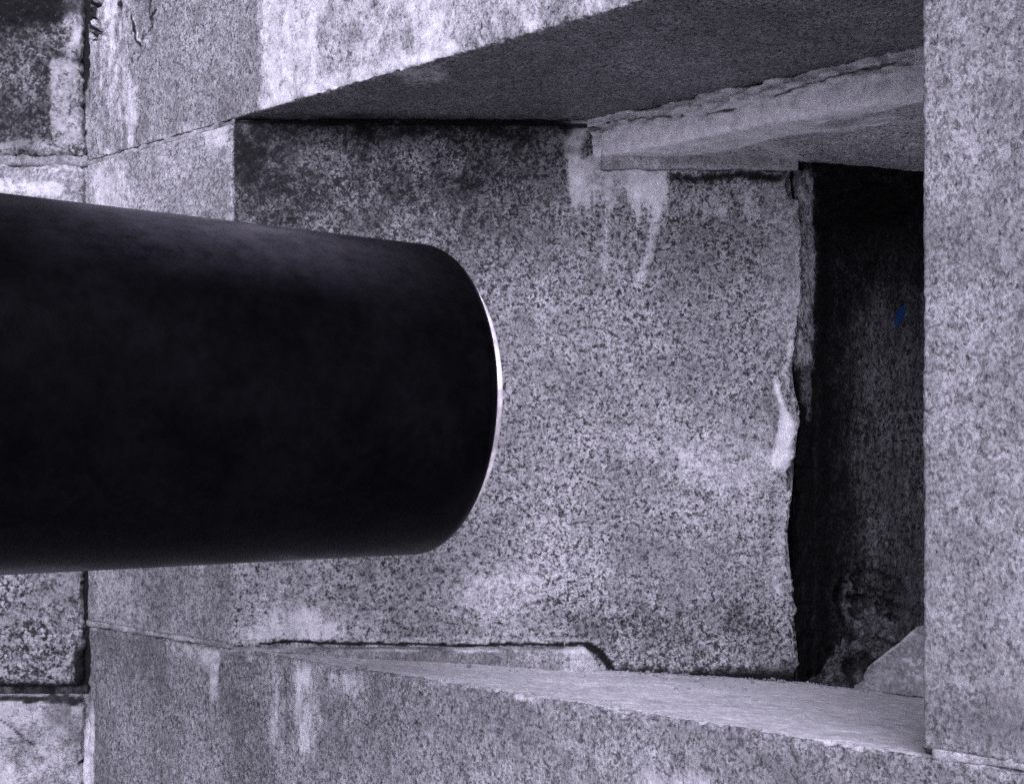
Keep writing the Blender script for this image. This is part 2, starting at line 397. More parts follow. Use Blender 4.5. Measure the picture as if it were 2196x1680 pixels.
def st_jamb(x, y, P, nz, nz2, n):
    cheek = sm(494, 500, x)
    X = x + nz * 40; Yy = y + nz * 46
    big = fbm(P, 4, 3, 55)
    # pale runs below the end of the inner lintel
    L = 462 + 26 * np.sin(X * 0.06) + nz2 * 110
    run = rect(x + nz * 30, y, 1216, 250, 1434, 600, 12, 10) * (1 - sm(-70, 50, y - L)) * (0.90 + 0.4 * nz2)
    run = np.maximum(run, line(x + nz * 22, y, [(1300, 440), (1297, 580)], 3, 4) * 0.55)
    run = np.maximum(run, line(x + nz * 26, y, [(1400, 430), (1390, 540), (1366, 610)], 4, 4) * 0.6)
    run = np.maximum(run, rect(X, Yy, 1150, 280, 1290, 330, 30) * 0.55)
    run = run * (1 - 0.75 * rect(X, Yy, 1255, 270, 1290, 345, 8))
    run = np.maximum(run, rect(X, y, 1430, 390, 1640, 480, 30) * (0.40 + 0.6 * nz2))
    # mound of splash at lower left
    top = 1265 + ((x - 625) / 125.0) ** 2 * 75
    mound = rect(X, y, 502, 1200, 760, 1372, 8, 6) * sm(-20, 60, y + nz * 110 - top) * (0.80 + 0.4 * nz2)
    pale = np.maximum(run, mound)
    pale = np.maximum(pale, rect(X, y, 1640, 400, 1712, 700, 18) * 0.40)
    pale = np.maximum(pale, (0.27 + 0.7 * big + 0.25 * nz) * sm(620, 1000, y + 0.10 * (1100 - x)))
    pale = np.maximum(pale, rect(x + nz * 22, y + nz * 20, np.interp(y, [810, 870, 930, 1020], [1656, 1668, 1664, 1650]), 812, np.interp(y, [810, 870, 905, 1020], [1672, 1680, 1704, 1692]), 1012, 9, 22) * 1.3)
    pale = np.maximum(pale, rect(X, Yy, 1640, 1010, 1700, 1290, 26) * 0.50)
    pale = np.maximum(pale, (1 - sm(2, 14, np.abs(x + nz * 14 - 9 - (CX + FPX * xend(P[:, 2]) / YW - 16)))) * sm(420, 520, y) * sm(1320, 1200, y) * (0.60 + 0.8 * nz))
    pale = np.maximum(pale, sm(14, 4, np.abs(y - 1372) + nz * 16) * rect(x, y, 500, 1300, 1290, 1400, 10) * 0.5)
    # joints, bands of dampness, painted shade on the upper cheek
    dark = 0.62 * rect(x, y + nz * 50, 500, 250, 1240, 292, 20, 26) * (0.55 + 0.6 * sm(560, 850, x))
    dark = np.maximum(dark, 0.9 * line(x, y + nz * 8, [(500, 262), (1280, 268)], 3))
    dark = np.maximum(dark, (0.60 + 0.6 * nz + 0.3 * big) * sm(498, 504, x) * sm(1420, 1050, X) * sm(760, 330, Yy))  # shade of the lintel overhang painted into the cheek, fading downwards
    dark = np.maximum(dark, (0.42 + 0.7 * nz) * sm(498, 503, x) * sm(820, 500, X) * sm(780, 420, Yy))  # more of that painted shade at the upper left
    dark = np.maximum(dark, 0.40 * rect(X, Yy, 960, 250, 1190, 350, 110, 110) * (1 + 1.5 * nz))
    dark = np.maximum(dark, 0.85 * rect(x, y + nz * 24, 1296, 372, 1680, 388, 10, 10))
    dark = np.maximum(dark, 0.32 * rect(X, Yy, 1300, 390, 1640, 560, 110, 110) * (1 + 1.5 * nz))
    dark = np.maximum(dark, 0.88 * rect(x, y + nz * 14 + nz2 * 30, 1295, 1432, 1710, 1500, 14, 24))
    dark = np.maximum(dark, 0.97 * line(x, y + nz * 8, [(1480, 1449), (1600, 1452), (1710, 1455)], 5))
    dark = np.maximum(dark, 0.4 * rect(X, Yy, 1150, 1280, 1700, 1420, 90, 70) * (0.8 + 1.2 * nz))
    dark = np.maximum(dark, 0.9 * line(x + nz * 10, y, [(1262, 1382), (1290, 1402), (1312, 1440)], 6))
    dark = np.maximum(dark, 0.95 * line(x, y + nz * 10, [(560, 1377), (1000, 1380), (1262, 1381)], 2.2))
    dark = np.maximum(dark, sm(1560, 1720, X) * sm(1330, 1460, Yy) * 0.5 * (1 + 1.5 * nz))
    dark = dark * (1 - 0.85 * np.clip(run, 0, 1) * (y > 330))
    sp = 1.0 - 0.35 * rect(x, y, 1640, 380, 1720, 760, 20)
    # the narrow strip on the splayed face
    pale_s = 0.30 + 0.30 * nz + 0.35 * nz2
    pale_s = np.maximum(pale_s, rect(X, y, 190, 330, 285, 480, 25, 60) * (0.66 + 0.5 * nz2))
    pale_s = np.maximum(pale_s, rect(X, Yy, 430, 250, 500, 330, 14) * 0.7)
    pale_s = np.maximum(pale_s, sm(9, 2, np.abs(x - 499)) * 0.75 * sm(800, 500, y))
    pale_s = np.maximum(pale_s, rect(X, Yy, 196, 1220, 300, 1330, 22) * 0.5)
    pale_s = np.maximum(pale_s, line(x, y + nz * 10, [(200, 1335), (490, 1395)], 12) * 0.5)
    dark_s = 0.12 + 0.3 * nz
    k = cheek
    return pale * k + pale_s * (1 - k), dark * k + dark_s * (1 - k), sp * k + 0.62 * (1 - k)
A = on_face(SL + 0.004)[:2]
pr, w = profile([tuple(A), tuple(C0[:2]), (XR, YW), (XR, YW + 0.10), (XR, YW + 0.5), (A[0], YW + 0.9)],
                [STEP, STEP, 0.01, 0.1, 0.2, 0.2], [0.006, 0.010, 0.005, 0, 0, 0])
def post_jamb(V, P, n):
    x, y = px_of(P)
    k = sm(1655, 1705, x + fbm(P, 30, 4, 8) * 60) * (P[:, 1] < YW + 0.02)
    V = V - n * (k * (-0.001 + 0.016 * fbm(P, 34, 5, 77, 0.66)))[:, None]
    b = rect(x + fbm(P, 30, 4, 18) * 30, y, 1668, 815, 1720, 1010, 14) * 0.005     # plaster patch stands proud
    hole = 0.03 * blob(x, y, 1704, 395, 20, 34) ** 0.5
    V[:, 1] += hole
    return V
jamb = block('jamb_stone', wall, M_WALL, pr, w, np.linspace(0, 1, 250), place_jamb, st_jamb, rough=0.0018, rscale=8, corner=tuple(C0[:2]), chips=0.002, ends=(0, 0), seed=23, post=post_jamb)
jamb['label'] = 'left jamb stone whose broad speckled cheek stands behind the muzzle'

# --- sill
def place_sill(p, s):
    V = C0[None] + E[None] * s + NI[None] * p[:, :1]
    V[:, 2] = p[:, 1] + floor_z(V[:, 0], V[:, 1])
    return V
def st_sill(x, y, P, nz, nz2, n):
    up = sm(0.93, 0.985, n[:, 2])
    X = x + nz * 36; Yy = y + nz * 26
    edge = np.interp(x, [0, 200, 490, 790, 963, 1430, 1978, 2196], [1300, 1335, 1396, 1440, 1464, 1536, 1625, 1660])
    d = y - edge
    p = 0.12 + 0.6 * fbm(P, 5, 3, 66) + 0.3 * nz2
    p = np.maximum(p, rect(X, d, 350, 0, 480, 60 , 14, 12) * (0.85 - d / 120) * (1 + nz))
    p = np.maximum(p, rect(x + nz * 14, y, 452, 1390, 476, 1510, 6, 40) * 0.8)
    p = np.maximum(p, rect(x + nz * 26, d, 572, -10, 690, 230, 20, 80) * (0.58 + 1.1 * nz2 + 0.2 * sm(0, 60, 60 - d)))
    p = np.maximum(p, rect(X, d, 692, -10, 788, 75, 14, 60) * (0.66 + 0.9 * nz2))
    p = np.maximum(p, rect(X, d, 1160, 60, 2300, 300, 80, 50) * (0.40 + 0.9 * nz))
    p = np.maximum(p, sm(24, 8, np.abs(d)) * (0.15 + 1.5 * nz))
    p = np.maximum(p, rect(X, Yy, 2010, 1600, 2250, 1640, 20, 16) * 0.75)
    p = np.maximum(p, rect(x, y, 184, 1330, 203, 1700, 3, 40) * sm(1440, 1560, y) * 0.95)
    dk = rect(X, d, 480, 70, 590, 400, 40, 60) * (0.38 + 0.3 * nz2) + 0.30 * rect(X, Yy, 860, 1440, 1010, 1560, 40, 30) * sm(-0.1, 0.3, nz)
    dk = np.maximum(dk, 0.12 + 0.3 * nz + 0.06)
    dk = np.maximum(dk, rect(X, Yy, 1600, 1600, 2150, 1720, 60, 24) * 0.30)
    pu = 0.58 + 0.5 * fbm(P * np.array([1, 3, 1]), 7, 4, 67) + 0.18 * sm(1300, 1800, x)
    pu = np.maximum(pu, line(x, y + nz * 8, [(980, 1414), (1060, 1418)], 3) * 0.9)
    pu = pu - 0.3 * (1 - sm(620, 1050, x))
    du = 0.16 * (1 - sm(700, 1100, x)) + 0.95 * line(x + nz * 10, y + nz * 5, [(1700, 1452), (1726, 1459), (1830, 1470), (1910, 1483), (1978, 1492)], 2.4, 1.5) + 0.5 * rect(X, Yy, 1690, 1450, 1790, 1466, 30, 5)
    du = np.maximum(du, 0.25 * rect(X, y + nz * 12, 1300, 1440, 1720, 1462, 20, 8))
    return pu * up + p * (1 - up), du * up + dk * (1 - up), 0.55 * up + 0.85 * (1 - up)
pr, w = profile([(1.5, 0), (1.08, 0), (0, 0), (0, -0.40), (0, -0.60), (1.5, -0.60)],
                [0.1, STEP, STEP, 0.05, 0.2, 0.2], [0, 0, 0.010, 0, 0, 0])
sv = samples(SL + 0.004, 1.62, STEP) + samples(1.62, SR, 0.05) + [SR]
sill = block('sill_stone', wall, M_SILL, pr, w, sv, place_sill, st_sill, rough=0.0020, rscale=10, corner=(0, 0), chips=0.008, ends=(0.008, 0), seed=43)
sill['label'] = 'sill stone with a smooth pale sloping top'
sill.data.materials.append(M_FINE)
mi = np.array([0 if p.normal.z > 0.965 else 1 for p in sill.data.polygons], dtype=np.int32)
sill.data.polygons.foreach_set('material_index', mi)

# --- raised ledge along the foot of the cheek
def place_ledge(p, s):
    X = np.full(len(p), s)
    end = sm(0.135, 0.185, s)
    fz = floor_z(X, p[:, 0]) - 0.01
    top = -0.3735 + (fz + 0.004 + 0.3735) * end
    Y = p[:, 0] + 0.006 * end
    return np.stack([X, Y, fz + (top - fz) * p[:, 1]], 1)
def st_ledge(x, y, P, nz, nz2, n):
    up = sm(0.4, 0.8, n[:, 2])
    pale = 0.18 + 0.3 * nz + rect(x + nz * 14, y, 1206, 1380, 1320, 1450, 4) * 0.32 + up * (0.35 + nz)
    dark = 0.16 + 0.2 * nz2 + 0.15 * (1 - sm(600, 900, x))
    return pale, dark, 0.5
pr, w = profile([(YW + 0.05, 1), (YW - 0.034, 1), (YW - 0.034, 0), (YW + 0.05, 0)], [0.005, 0.10, 0.1, 0.1], [0, 0.14, 0, 0])
pr = np.array([(YW + 0.02, 1), (YW + 0.005, 1), (YW - 0.012, 1), (YW - 0.024, 0.99), (YW - 0.031, 0.93), (YW - 0.034, 0.8), (YW - 0.035, 0.6), (YW - 0.035, 0.4), (YW - 0.035, 0.2), (YW - 0.035, 0), (YW + 0.02, 0)])
w = np.array([1, 1, 1, 1, 1, 1, 1, 1, 1, 0, 0.])
ledge = block('foot_ledge', wall, M_FINE, pr, w, np.linspace(-0.535, 0.187, 190), place_ledge, st_ledge, rough=0.0012, fine=0.0016, seed=53)

# --- mortar bed under the end of the inner lintel
def st_bed(x, y, P, nz, nz2, n):
    return 0.52 + 0.7 * nz + 0.3 * sm(350, 325, y), 0.16 + 0.3 * nz2 + 0.8 * sm(361, 369, y + nz * 10), 0.5
pr, w = profile([(YW - 0.010, 0.5425), (YW - 0.014, ZI + 0.012), (YW + 0.1, ZI + 0.012), (YW + 0.1, 0.5425)], [0.004, 0.05, 0.1, 0.006], [0.004, 0, 0, 0])
bed = block('mortar_bed', wall, M_MORTAR, pr, w, np.linspace(0.171, 0.548, 100), lambda p, s: np.stack([np.full(len(p), s), p[:, 0], p[:, 1] + 0.002 * np.sin(s * 60)], 1), st_bed, rough=0.003, rscale=20, seed=63)

# --- right jamb
def st_right(x, y, P, nz, nz2, n):
    big = fbm(P * np.array([1, 1, 0.5]), 6, 3, 37)
    pale = 0.30 + 0.30 * big + 0.22 * nz2 + 0.1 * nz
    pale = np.maximum(pale, rect(x + nz * 16, y, 2000, -100, 2110, 1000, 40) * (0.34 + 0.35 * nz2))
    dark = 0.22 + 0.25 * nz + 0.2 * rect(x, y, 1978, 1500, 2300, 1610, 60)
    dark = np.maximum(dark, sm(7, 1, np.abs(x - 1980)) * 0.10)
    return pale, dark, 0.62
a0, a1 = on_face(SP), on_face(SR - 0.02)
b0, b1 = on_face(SP, 0.34), on_face(SR - 0.02, 0.34)
pr, w = profile([tuple(a1[:2]), tuple(on_face(1.60)[:2]), tuple(a0[:2]), tuple(b0[:2]), tuple(b1[:2])], [0.05, STEP, 0.012, 0.2, 0.2], [0, 0, 0.006, 0, 0])
def place_right(p, s):
    zb = floor_z(p[:, 0], p[:, 1]) + 0.011
    zb = np.where((p - C0[:2]) @ NI[:2] > 0.02, floor_z(p[:, 0], p[:, 1]) - 0.01, zb)
    return np.stack([p[:, 0], p[:, 1], zb + (ZC + 0.002 - zb) * s], 1)
right = block('jamb_pillar', wall, M_FINE, pr, w, np.linspace(0, 1, 245), place_right, st_right, rough=0.0016, corner=tuple(a0[:2]), chips=0.0016, ends=(0, 0), seed=73)
right['label'] = 'right jamb pillar of even pale grey granite'

# --- blackened stone beyond the cheek
D0, D1 = np.array([0.543, 2.197]), np.array([1.75, 2.607])
def st_black(x, y, P, nz, nz2, n):
    X = x + nz * 30; Yy = y + nz * 40
    strip = rect(x + nz * 18, y, 1700, 360, 1744, 790, 6, 20) * 0.95
    strip = np.maximum(strip, rect(x + nz * 14, y, 1712, 790, 1738, 900, 4, 20) * 0.6)
    pale = strip * 0.50 + 0.5 * rect(X, y, 1790, 345, 2100, 375, 30, 10) * 0.5
    pale = np.maximum(pale, (line(x + nz * 30, y, [(1822, 1235), (1828, 1290), (1820, 1335)], 7) * 0.5))
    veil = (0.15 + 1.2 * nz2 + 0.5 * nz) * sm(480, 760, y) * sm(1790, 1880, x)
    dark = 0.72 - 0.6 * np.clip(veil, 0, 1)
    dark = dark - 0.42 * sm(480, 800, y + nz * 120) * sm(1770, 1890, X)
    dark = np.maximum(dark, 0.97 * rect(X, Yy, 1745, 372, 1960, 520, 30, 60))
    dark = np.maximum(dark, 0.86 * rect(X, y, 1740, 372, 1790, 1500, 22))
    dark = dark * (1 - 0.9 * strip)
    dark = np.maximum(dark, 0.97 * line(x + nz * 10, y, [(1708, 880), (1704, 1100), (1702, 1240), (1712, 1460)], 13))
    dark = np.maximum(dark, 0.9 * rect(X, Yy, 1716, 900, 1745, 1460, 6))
    return pale, dark, 1.0
pr, w = profile([tuple(D0), tuple(D0 + (D1 - D0) * 0.40), tuple(D1), (D1[0], D1[1] + 0.5), (D0[0], D0[1] + 0.5)], [STEP, 0.05, 0.2, 0.3, 0.2], [0.004, 0, 0, 0, 0])
def post_black(V, P, n):
    x, y = px_of(P)
    q = fbm(P, 20, 4, 61, 0.6)
    hol = blob(x + q * 60, y + q * 50, 1876, 1290, 76, 85) ** 0.5
    ridg = 0.5 + 0.5 * np.sin((x * 0.5 - y * 0.75 + q * 90) * 0.10)
    d = hol * (0.015 + 0.17 * np.abs(fbm(P @ np.array([[1, 0, 0.5], [0, 1, 0], [-0.5, 0, 1.0]]) * np.array([0.7, 1, 1.5]), 17, 4, 62, 0.6)))
    st = rect(x + q * 12, y, 1712, 360, 1742, 1000, 4)
    V[:, 1] += d - 0.006 * st
    V[:, 1] += 0.012 * line(x + q * 24, y, [(1716, 350), (1713, 600), (1706, 800), (1709, 1000), (1702, 1240), (1710, 1460)], 2)
    return V
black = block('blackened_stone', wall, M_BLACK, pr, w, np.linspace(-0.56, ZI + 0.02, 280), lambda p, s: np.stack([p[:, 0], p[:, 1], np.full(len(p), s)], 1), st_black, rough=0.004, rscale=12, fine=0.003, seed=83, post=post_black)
black['label'] = 'soot-blackened stone with a small blue fleck of paint'

# --- stones of the straight wall to the left
YL, XL = 2.508, -0.939
def left_block(mat, z0, z1, st, seed, label, rough=0.006, inset=0.0, ends=0.010, x0=-1.75):
    xr = XL - 0.010
    pr, w = profile([(xr, YL + 0.4), (xr, YL + inset), (x0, YL + inset), (x0, YL + 0.4)], [0.2, STEP * 1.1, 0.1, 0.3], [0, 0.012, 0, 0])
    n = int((z1 - z0) / (STEP * 1.15))
    o = block('wall_block', wall, mat, pr, w, np.linspace(z0, z1, n), lambda p, s: np.stack([p[:, 0], p[:, 1], np.full(len(p), s)], 1), st,
              rough=rough, rscale=13, corner=(xr, YL + inset), chips=0.010, ends=(ends, ends), fine=0.003, seed=seed)
    o['label'] = label
    return o
def st_l1(x, y, P, nz, nz2, n):
    pale = rect(x + nz * 26, y + nz * 50, 108, 120, 190, 345, 8, 22) * (0.52 + 0.6 * nz)
    pale = np.maximum(pale, rect(x + nz * 26, y + nz * 40, -80, 300, 120, 335, 20, 12) * 0.5)
    pale = np.maximum(pale, rect(x, y + nz * 40, 130, -80, 186, 130, 14) * (0.55 + nz))
    pale = np.maximum(pale, 0.10 + 0.6 * nz)
    dark = 0.56 + 0.6 * nz + 0.42 * rect(x, y + nz * 70 + 0.2 * (x - 100), -80, -60, 190, 42, 30, 20)
    dark = np.maximum(dark, 0.95 * line(x + nz * 14, y, [(178, 20), (190, 90), (184, 130), (160, 130)], 5))
    dark = np.maximum(dark, 0.8 * rect(x, y + nz * 24, -90, 332, 190, 350, 10, 6))
    return pale, dark * (1 - 0.7 * pale.clip(0, 1)), 1.0
def st_l2(x, y, P, nz, nz2, n):
    up = sm(700, 600, y)
    pale = up * (0.26 + 0.6 * nz + 0.45 * rect(x, y + nz * 20 - 0.12 * x, -80, 382, 130, 412, 20, 8)) + (1 - up) * (0.22 + 0.9 * nz + 0.25 * sm(150, 60, x) * 0)
    pale = np.maximum(pale, rect(x + nz * 14, y, 150, 1220, 178, 1420, 6) * 0.45)
    dark = up * (0.16 + 0.3 * nz) + (1 - up) * (0.20 + 0.5 * nz)
    dark = np.maximum(dark, 0.92 * rect(x, y + nz * 30, -80, 1462, 170, 1500, 10, 12))
    dark = np.maximum(dark, 0.8 * rect(x + nz * 16, y, 160, 1380, 185, 1490, 5, 20))
    return pale, dark, up * 0.5 + (1 - up) * 1.0
def st_l3(x, y, P, nz, nz2, n):
    pale = 0.36 + 1.1 * nz + 0.25 * sm(1520, 1660, y)
    dark = 0.42 * rect(x + nz * 60, y + nz * 60, 100, 1490, 180, 1600, 40) + 0.7 * line(x + nz * 30, y + nz * 30, [(-40, 1535), (0, 1547), (40, 1568), (66, 1590)], 1.5)
    dark = np.maximum(dark, 0.8 * line(x, y + nz * 30, [(-60, 1500), (170, 1505)], 6))
    dark = np.maximum(dark, 0.12 + 0.3 * nz)
    return pale, dark, 0.5
left_block(M_COARSE, 0.655, 1.25, st_l1, 103, 'dark coarse wall block topmost at the far left', rough=0.009)
left_block(M_COARSE, -0.516, 0.636, st_l2, 113, 'tall coarse wall block behind the cannon barrel', rough=0.006)
left_block(M_WALL, -1.10, -0.534, st_l3, 123, 'pale cracked wall block at the lower left', rough=0.012, inset=-0.004)

# --- mortar of the open joints
def bar(name, p0, p1, up, out, half, seed, stain, off=0.006):
    """a bead of mortar along p0-p1, 'half' wide each way along 'up', its face set 'off' behind the stones"""
    p0, p1, up, out = (np.array(v, float) for v in (p0, p1, up, out))
    pr = np.array([(-half, -0.05), (-half, -0.004), (-half * 0.8, -0.0008), (-half * 0.3, 0), (half * 0.3, 0), (half * 0.8, -0.0008), (half, -0.004), (half, -0.05)])
    w = np.array([0, 1, 1, 1, 1, 1, 1, 0.])
    n = max(20, int(np.linalg.norm(p1 - p0) / 0.005))
    o = block(name, wall, M_MORTAR, pr, w, np.linspace(0, 1, n), lambda p, s: (p0 + (p1 - p0) * s)[None] + up[None] * p[:, :1] + out[None] * (p[:, 1:2] - off), stain,
              rough=0.0025, rscale=40, fine=0.002, seed=seed)
    return o
def st_m(pale, dark):
    return lambda x, y, P, nz, nz2, n: (pale + nz * 0.9, dark + nz2 * 0.6, 0.5)
O = -NI
def st_vert(x, y, P, nz, nz2, n):
    return (0.30 + nz * 0.6 + 0.7 * sm(1480, 1580, y)) * sm(300, 350, y), 0.12 + 0.9 * rect(x + nz * 30, y, 0, -90, 186, 345, 2, 10) + 0.9 * rect(x, y + nz * 60, 0, -90, 300, 128, 10) + 0.75 * rect(x, y + nz * 30, 0, 1200, 300, 1480, 10), 0.5
bar('mortar_joint', (XL - 0.003, YL + 0.010, -1.1), (XL - 0.003, YL + 0.010, 1.2), (1, 0, 0), (0, -1, 0), 0.012, 203, st_vert, off=0.008)
bar('mortar_joint', (-1.75, YL, 0.6455), (XL, YL, 0.6455), (0, 0, 1), (0, -1, 0), 0.012, 213, st_m(0.16, 0.34), off=0.007)
bar('mortar_joint', (-1.75, YL, -0.525), (XL, YL, -0.525), (0, 0, 1), (0, -1, 0), 0.011, 223, st_m(0.1, 0.75), off=0.014)
bar('mortar_joint', on_face(SL, 0, ZC + 0.001), on_face(0.0, 0, ZC + 0.001), (0, 0, 1), O, 0.0062, 233, st_m(0.36, 0.30), off=0.0012)
bar('mortar_joint', on_face(SL, 0, -0.3755), on_face(-0.004, 0, -0.3725), (0, 0, 1), O, 0.0065, 243, st_m(0.42, 0.22), off=0.0008)
bar('mortar_joint', on_face(SP + 0.012, 0, -0.3595), on_face(1.6, 0, -0.352), (0, 0, 1), O, 0.0085, 253, st_m(0.40, 0.22), off=0.0005)

# --- lower courses down to the ground, and the wall above
def courses(name, z0, z1, seed, label):
    pts = [(-5.0, YL), (XL, YL), tuple(on_face(SR)[:2]), tuple(on_face(SR, 1.4)[:2]), (0.6, 3.3), (-5.0, 3.3)]
    pr, w = profile(pts, [0.03, 0.03, 0.2, 0.2, 0.5, 0.5], [0] * 6)
    w[:] = 1
    o = block(name, wall, M_WALL, pr, w, np.linspace(z0, z1, max(8, int((z1 - z0) / 0.04))), lambda p, s: np.stack([p[:, 0], p[:, 1], np.full(len(p), s)], 1),
              lambda x, y, P, nz, nz2, n: (0.25 + nz, 0.2 + nz2, 0.9), rough=0.006, seed=seed)
    o['label'] = label
courses('upper_course', 2.115, 2.9, 301, 'course of granite above the lintel')
courses('lower_course', GROUND - 0.05, -1.11, 311, 'course of granite at the foot of the wall')
def side_run(z0, z1, seed):
    pr, w = profile([(-1.77, YL + 0.5), (-1.77, YL), (-5.0, YL), (-5.0, YL + 0.5)], [0.3, 0.03, 0.3, 0.5], [0, 0.012, 0, 0])
    o = block('wall_block', wall, M_WALL, pr, w, np.linspace(z0, z1, 16), lambda p, s: np.stack([p[:, 0], p[:, 1], np.full(len(p), s)], 1),
              lambda x, y, P, nz, nz2, n: (0.25 + nz, 0.2 + nz2, 0.9), rough=0.006, seed=seed)
for k, (z0, z1) in enumerate(((-1.10, -0.534), (-0.516, 0.636), (0.655, 1.25), (1.27, 2.10))): side_run(z0, z1, 321 + k)
left_block(M_WALL, 1.27, 2.10, lambda x, y, P, nz, nz2, n: (0.3 + nz, 0.2 + nz2, 0.9), 133, 'upper block of the straight wall')
def fill(name, s0, s1, n0, n1, z0, z1, seed):
    pr, w = profile([(n0, z0), (n1, z0), (n1, z1), (n0, z1)], [0.3, 0.3, 0.3, 0.05], [0] * 4)
    block(name, wall, M_WALL, pr, w, np.linspace(s0, s1, 30), pl_n, lambda x, y, P, nz, nz2, n: (0.2 + nz, 0.2, 0.9), seed=seed)
fill('sill_footing', SL + 0.01, SR - 0.01, 0.02, 1.3, -1.12, -0.90, 331)

# --- smooth mortar fillet and broken stone in the far corner
def corner_xy(X): return D0[1] + (X - D0[0]) * (D1[1] - D0[1]) / (D1[0] - D0[0])
nu, nv = 90, 50
U, Vv = np.meshgrid(np.linspace(0, 1, nu), np.linspace(0, 1, nv), indexing='ij')
Xf = 0.655 + U * 0.45
top = 0.006 + 0.118 * np.interp(U, [0, 0.33, 0.45, 1.0], [0, 1.0, 1.06, 1.1])
back = corner_xy(Xf) - 0.036
front = back - 0.05
Yf = front + (back - front) * Vv
Zf = floor_z(Xf, Yf) + 0.004 + 0.020 * sm(0, 0.06, Vv) * sm(0, 0.2, U) + (top - 0.015 * sm(0, 0.2, U)).clip(0) * np.clip((Vv - 0.06) / 0.94, 0, 1)
P = np.stack([Xf, Yf, Zf], 2).reshape(-1, 3)
P[:, 2] += fbm(P, 16, 3, 5) * 0.004
base = P.copy(); base[:, 2] = floor_z(P[:, 0], P[:, 1]) - 0.01
idx = np.arange(nu * nv).reshape(nu, nv)
def solid(name, P, base, idx, mat, parent, st):
    q = np.stack([idx[:-1, :-1], idx[1:, :-1], idx[1:, 1:], idx[:-1, 1:]], 2).reshape(-1, 4)
    n = len(P)
    loop = np.concatenate([idx[:-1, 0], idx[-1, :-1], idx[:0:-1, -1], idx[0, :0:-1]])
    fs = q.tolist() + (q[:, ::-1] + n).tolist()
    for a, b in zip(loop, np.roll(loop, -1)): fs.append([int(a) + n, int(b) + n, int(b), int(a)])
    return make_obj(name, np.concatenate([P, base]).tolist(), fs, mat, parent, np.concatenate([st, st]))
x, y = px_of(P)
nzf = fbm(P, 30, 4, 19)
drip = np.zeros(len(P))
random.seed(4)
for k in range(16):
    cx, cy = random.uniform(1930, 1978), random.uniform(1405, 1458)
    drip = np.maximum(drip, line(x, y, [(cx, cy), (cx + 3, cy + 8)], 1.6))
P[:, 1] -= drip * 0.004
st = np.stack([(0.28 + nzf * 0.5 + drip * 0.5 + 0.35 * sm(0.85, 1.0, Vv.ravel())).clip(0, 1), (0.15 + nzf * 0.3).clip(0, 1), np.full(len(P), 0.35)], 1)
fillet = solid('mortar_fillet', P, base, idx, M_FILLET, wall, st)
fillet['label'] = 'smooth grey mortar fillet in the corner below the blackened stone'
# broken stone: a heap of angular fragments banked against the corner
def fragment(bm_v, bm_f, c, r, rng):
    """an angular chip: a box cut by random planes, subdivided and roughened"""
    nlat, nlon = 7, 10
    pts = []
    nv = [np.array(v) / np.linalg.norm(v) for v in rng.normal(size=(9, 3))]
    dd = rng.uniform(0.55, 0.95, 9)
    base = len(bm_v)
    for i in range(nlat + 1):
        for j in range(nlon):
            a, b = math.pi * i / nlat, 2 * math.pi * j / nlon
            d = np.array([math.sin(a) * math.cos(b), math.sin(a) * math.sin(b), math.cos(a)])
            rr = min([1.0] + [dk / max(1e-3, d @ k) for k, dk in zip(nv, dd) if d @ k > 0.05])
            bm_v.append(tuple(np.array(c) + d * rr * np.array(r)))
    for i in range(nlat):
        for j in range(nlon):
            j2 = (j + 1) % nlon
            bm_f.append((base + i * nlon + j, base + (i + 1) * nlon + j, base + (i + 1) * nlon + j2, base + i * nlon + j2))
rng = np.random.default_rng(11)
nu, nv = 90, 60
U, Vv = np.meshgrid(np.linspace(0, 1, nu), np.linspace(0, 1, nv), indexing='ij')
Xr = 0.575 + U * 0.30
hgt = np.interp(U.ravel(), [0, 0.08, 0.17, 0.32, 0.48, 0.62, 0.75, 1.0], [0.004, 0.02, 0.055, 0.115, 0.150, 0.135, 0.09, 0.07]).reshape(U.shape)
back = corner_xy(Xr) + 0.008
back = back - 0.004
front = back - 0.062 + 0.03 * sm(0.3, 0.5, U)
Yr = front + (back - front) * Vv
Zr = floor_z(Xr, Yr) + hgt * Vv ** 0.75
P = np.stack([Xr, Yr, Zr], 2).reshape(-1, 3)
r1 = fbm(P * np.array([1.0, 1.6, 1.6]), 24, 5, 29, 0.6)
rd = np.abs(fbm(P * np.array([0.8, 1, 1.5]), 18, 4, 39, 0.6))
P[:, 1] += (r1 * 0.06 - rd * 0.07) * np.sin(Vv.ravel() * math.pi) 
P[:, 2] += (r1 * 0.05 + rd * 0.06) * Vv.ravel() * sm(0.0, 0.2, U.ravel())
base = np.stack([Xr.ravel(), Yr.ravel() + 0.012, floor_z(Xr, Yr).ravel() - 0.012], 1)
x, y = px_of(P)
ns = fbm(P, 45, 4, 49)
st = np.stack([(ns * 0.7 + 0.22 * rect(x, y, 1830, 1300, 1960, 1370, 30)).clip(0, 1), (0.40 + ns * 1.0 - 0.32 * rect(x, y, 1840, 1300, 1960, 1400, 30)).clip(0, 1), np.full(len(P), 0.9)], 1)
heap = solid('rubble_heap', P, base, np.arange(nu * nv).reshape(nu, nv), M_RUBBLE, None, st)
heap['label'] = 'dark jagged heap of broken stone on the sill against the blackened stone'
heap['category'] = 'rubble'

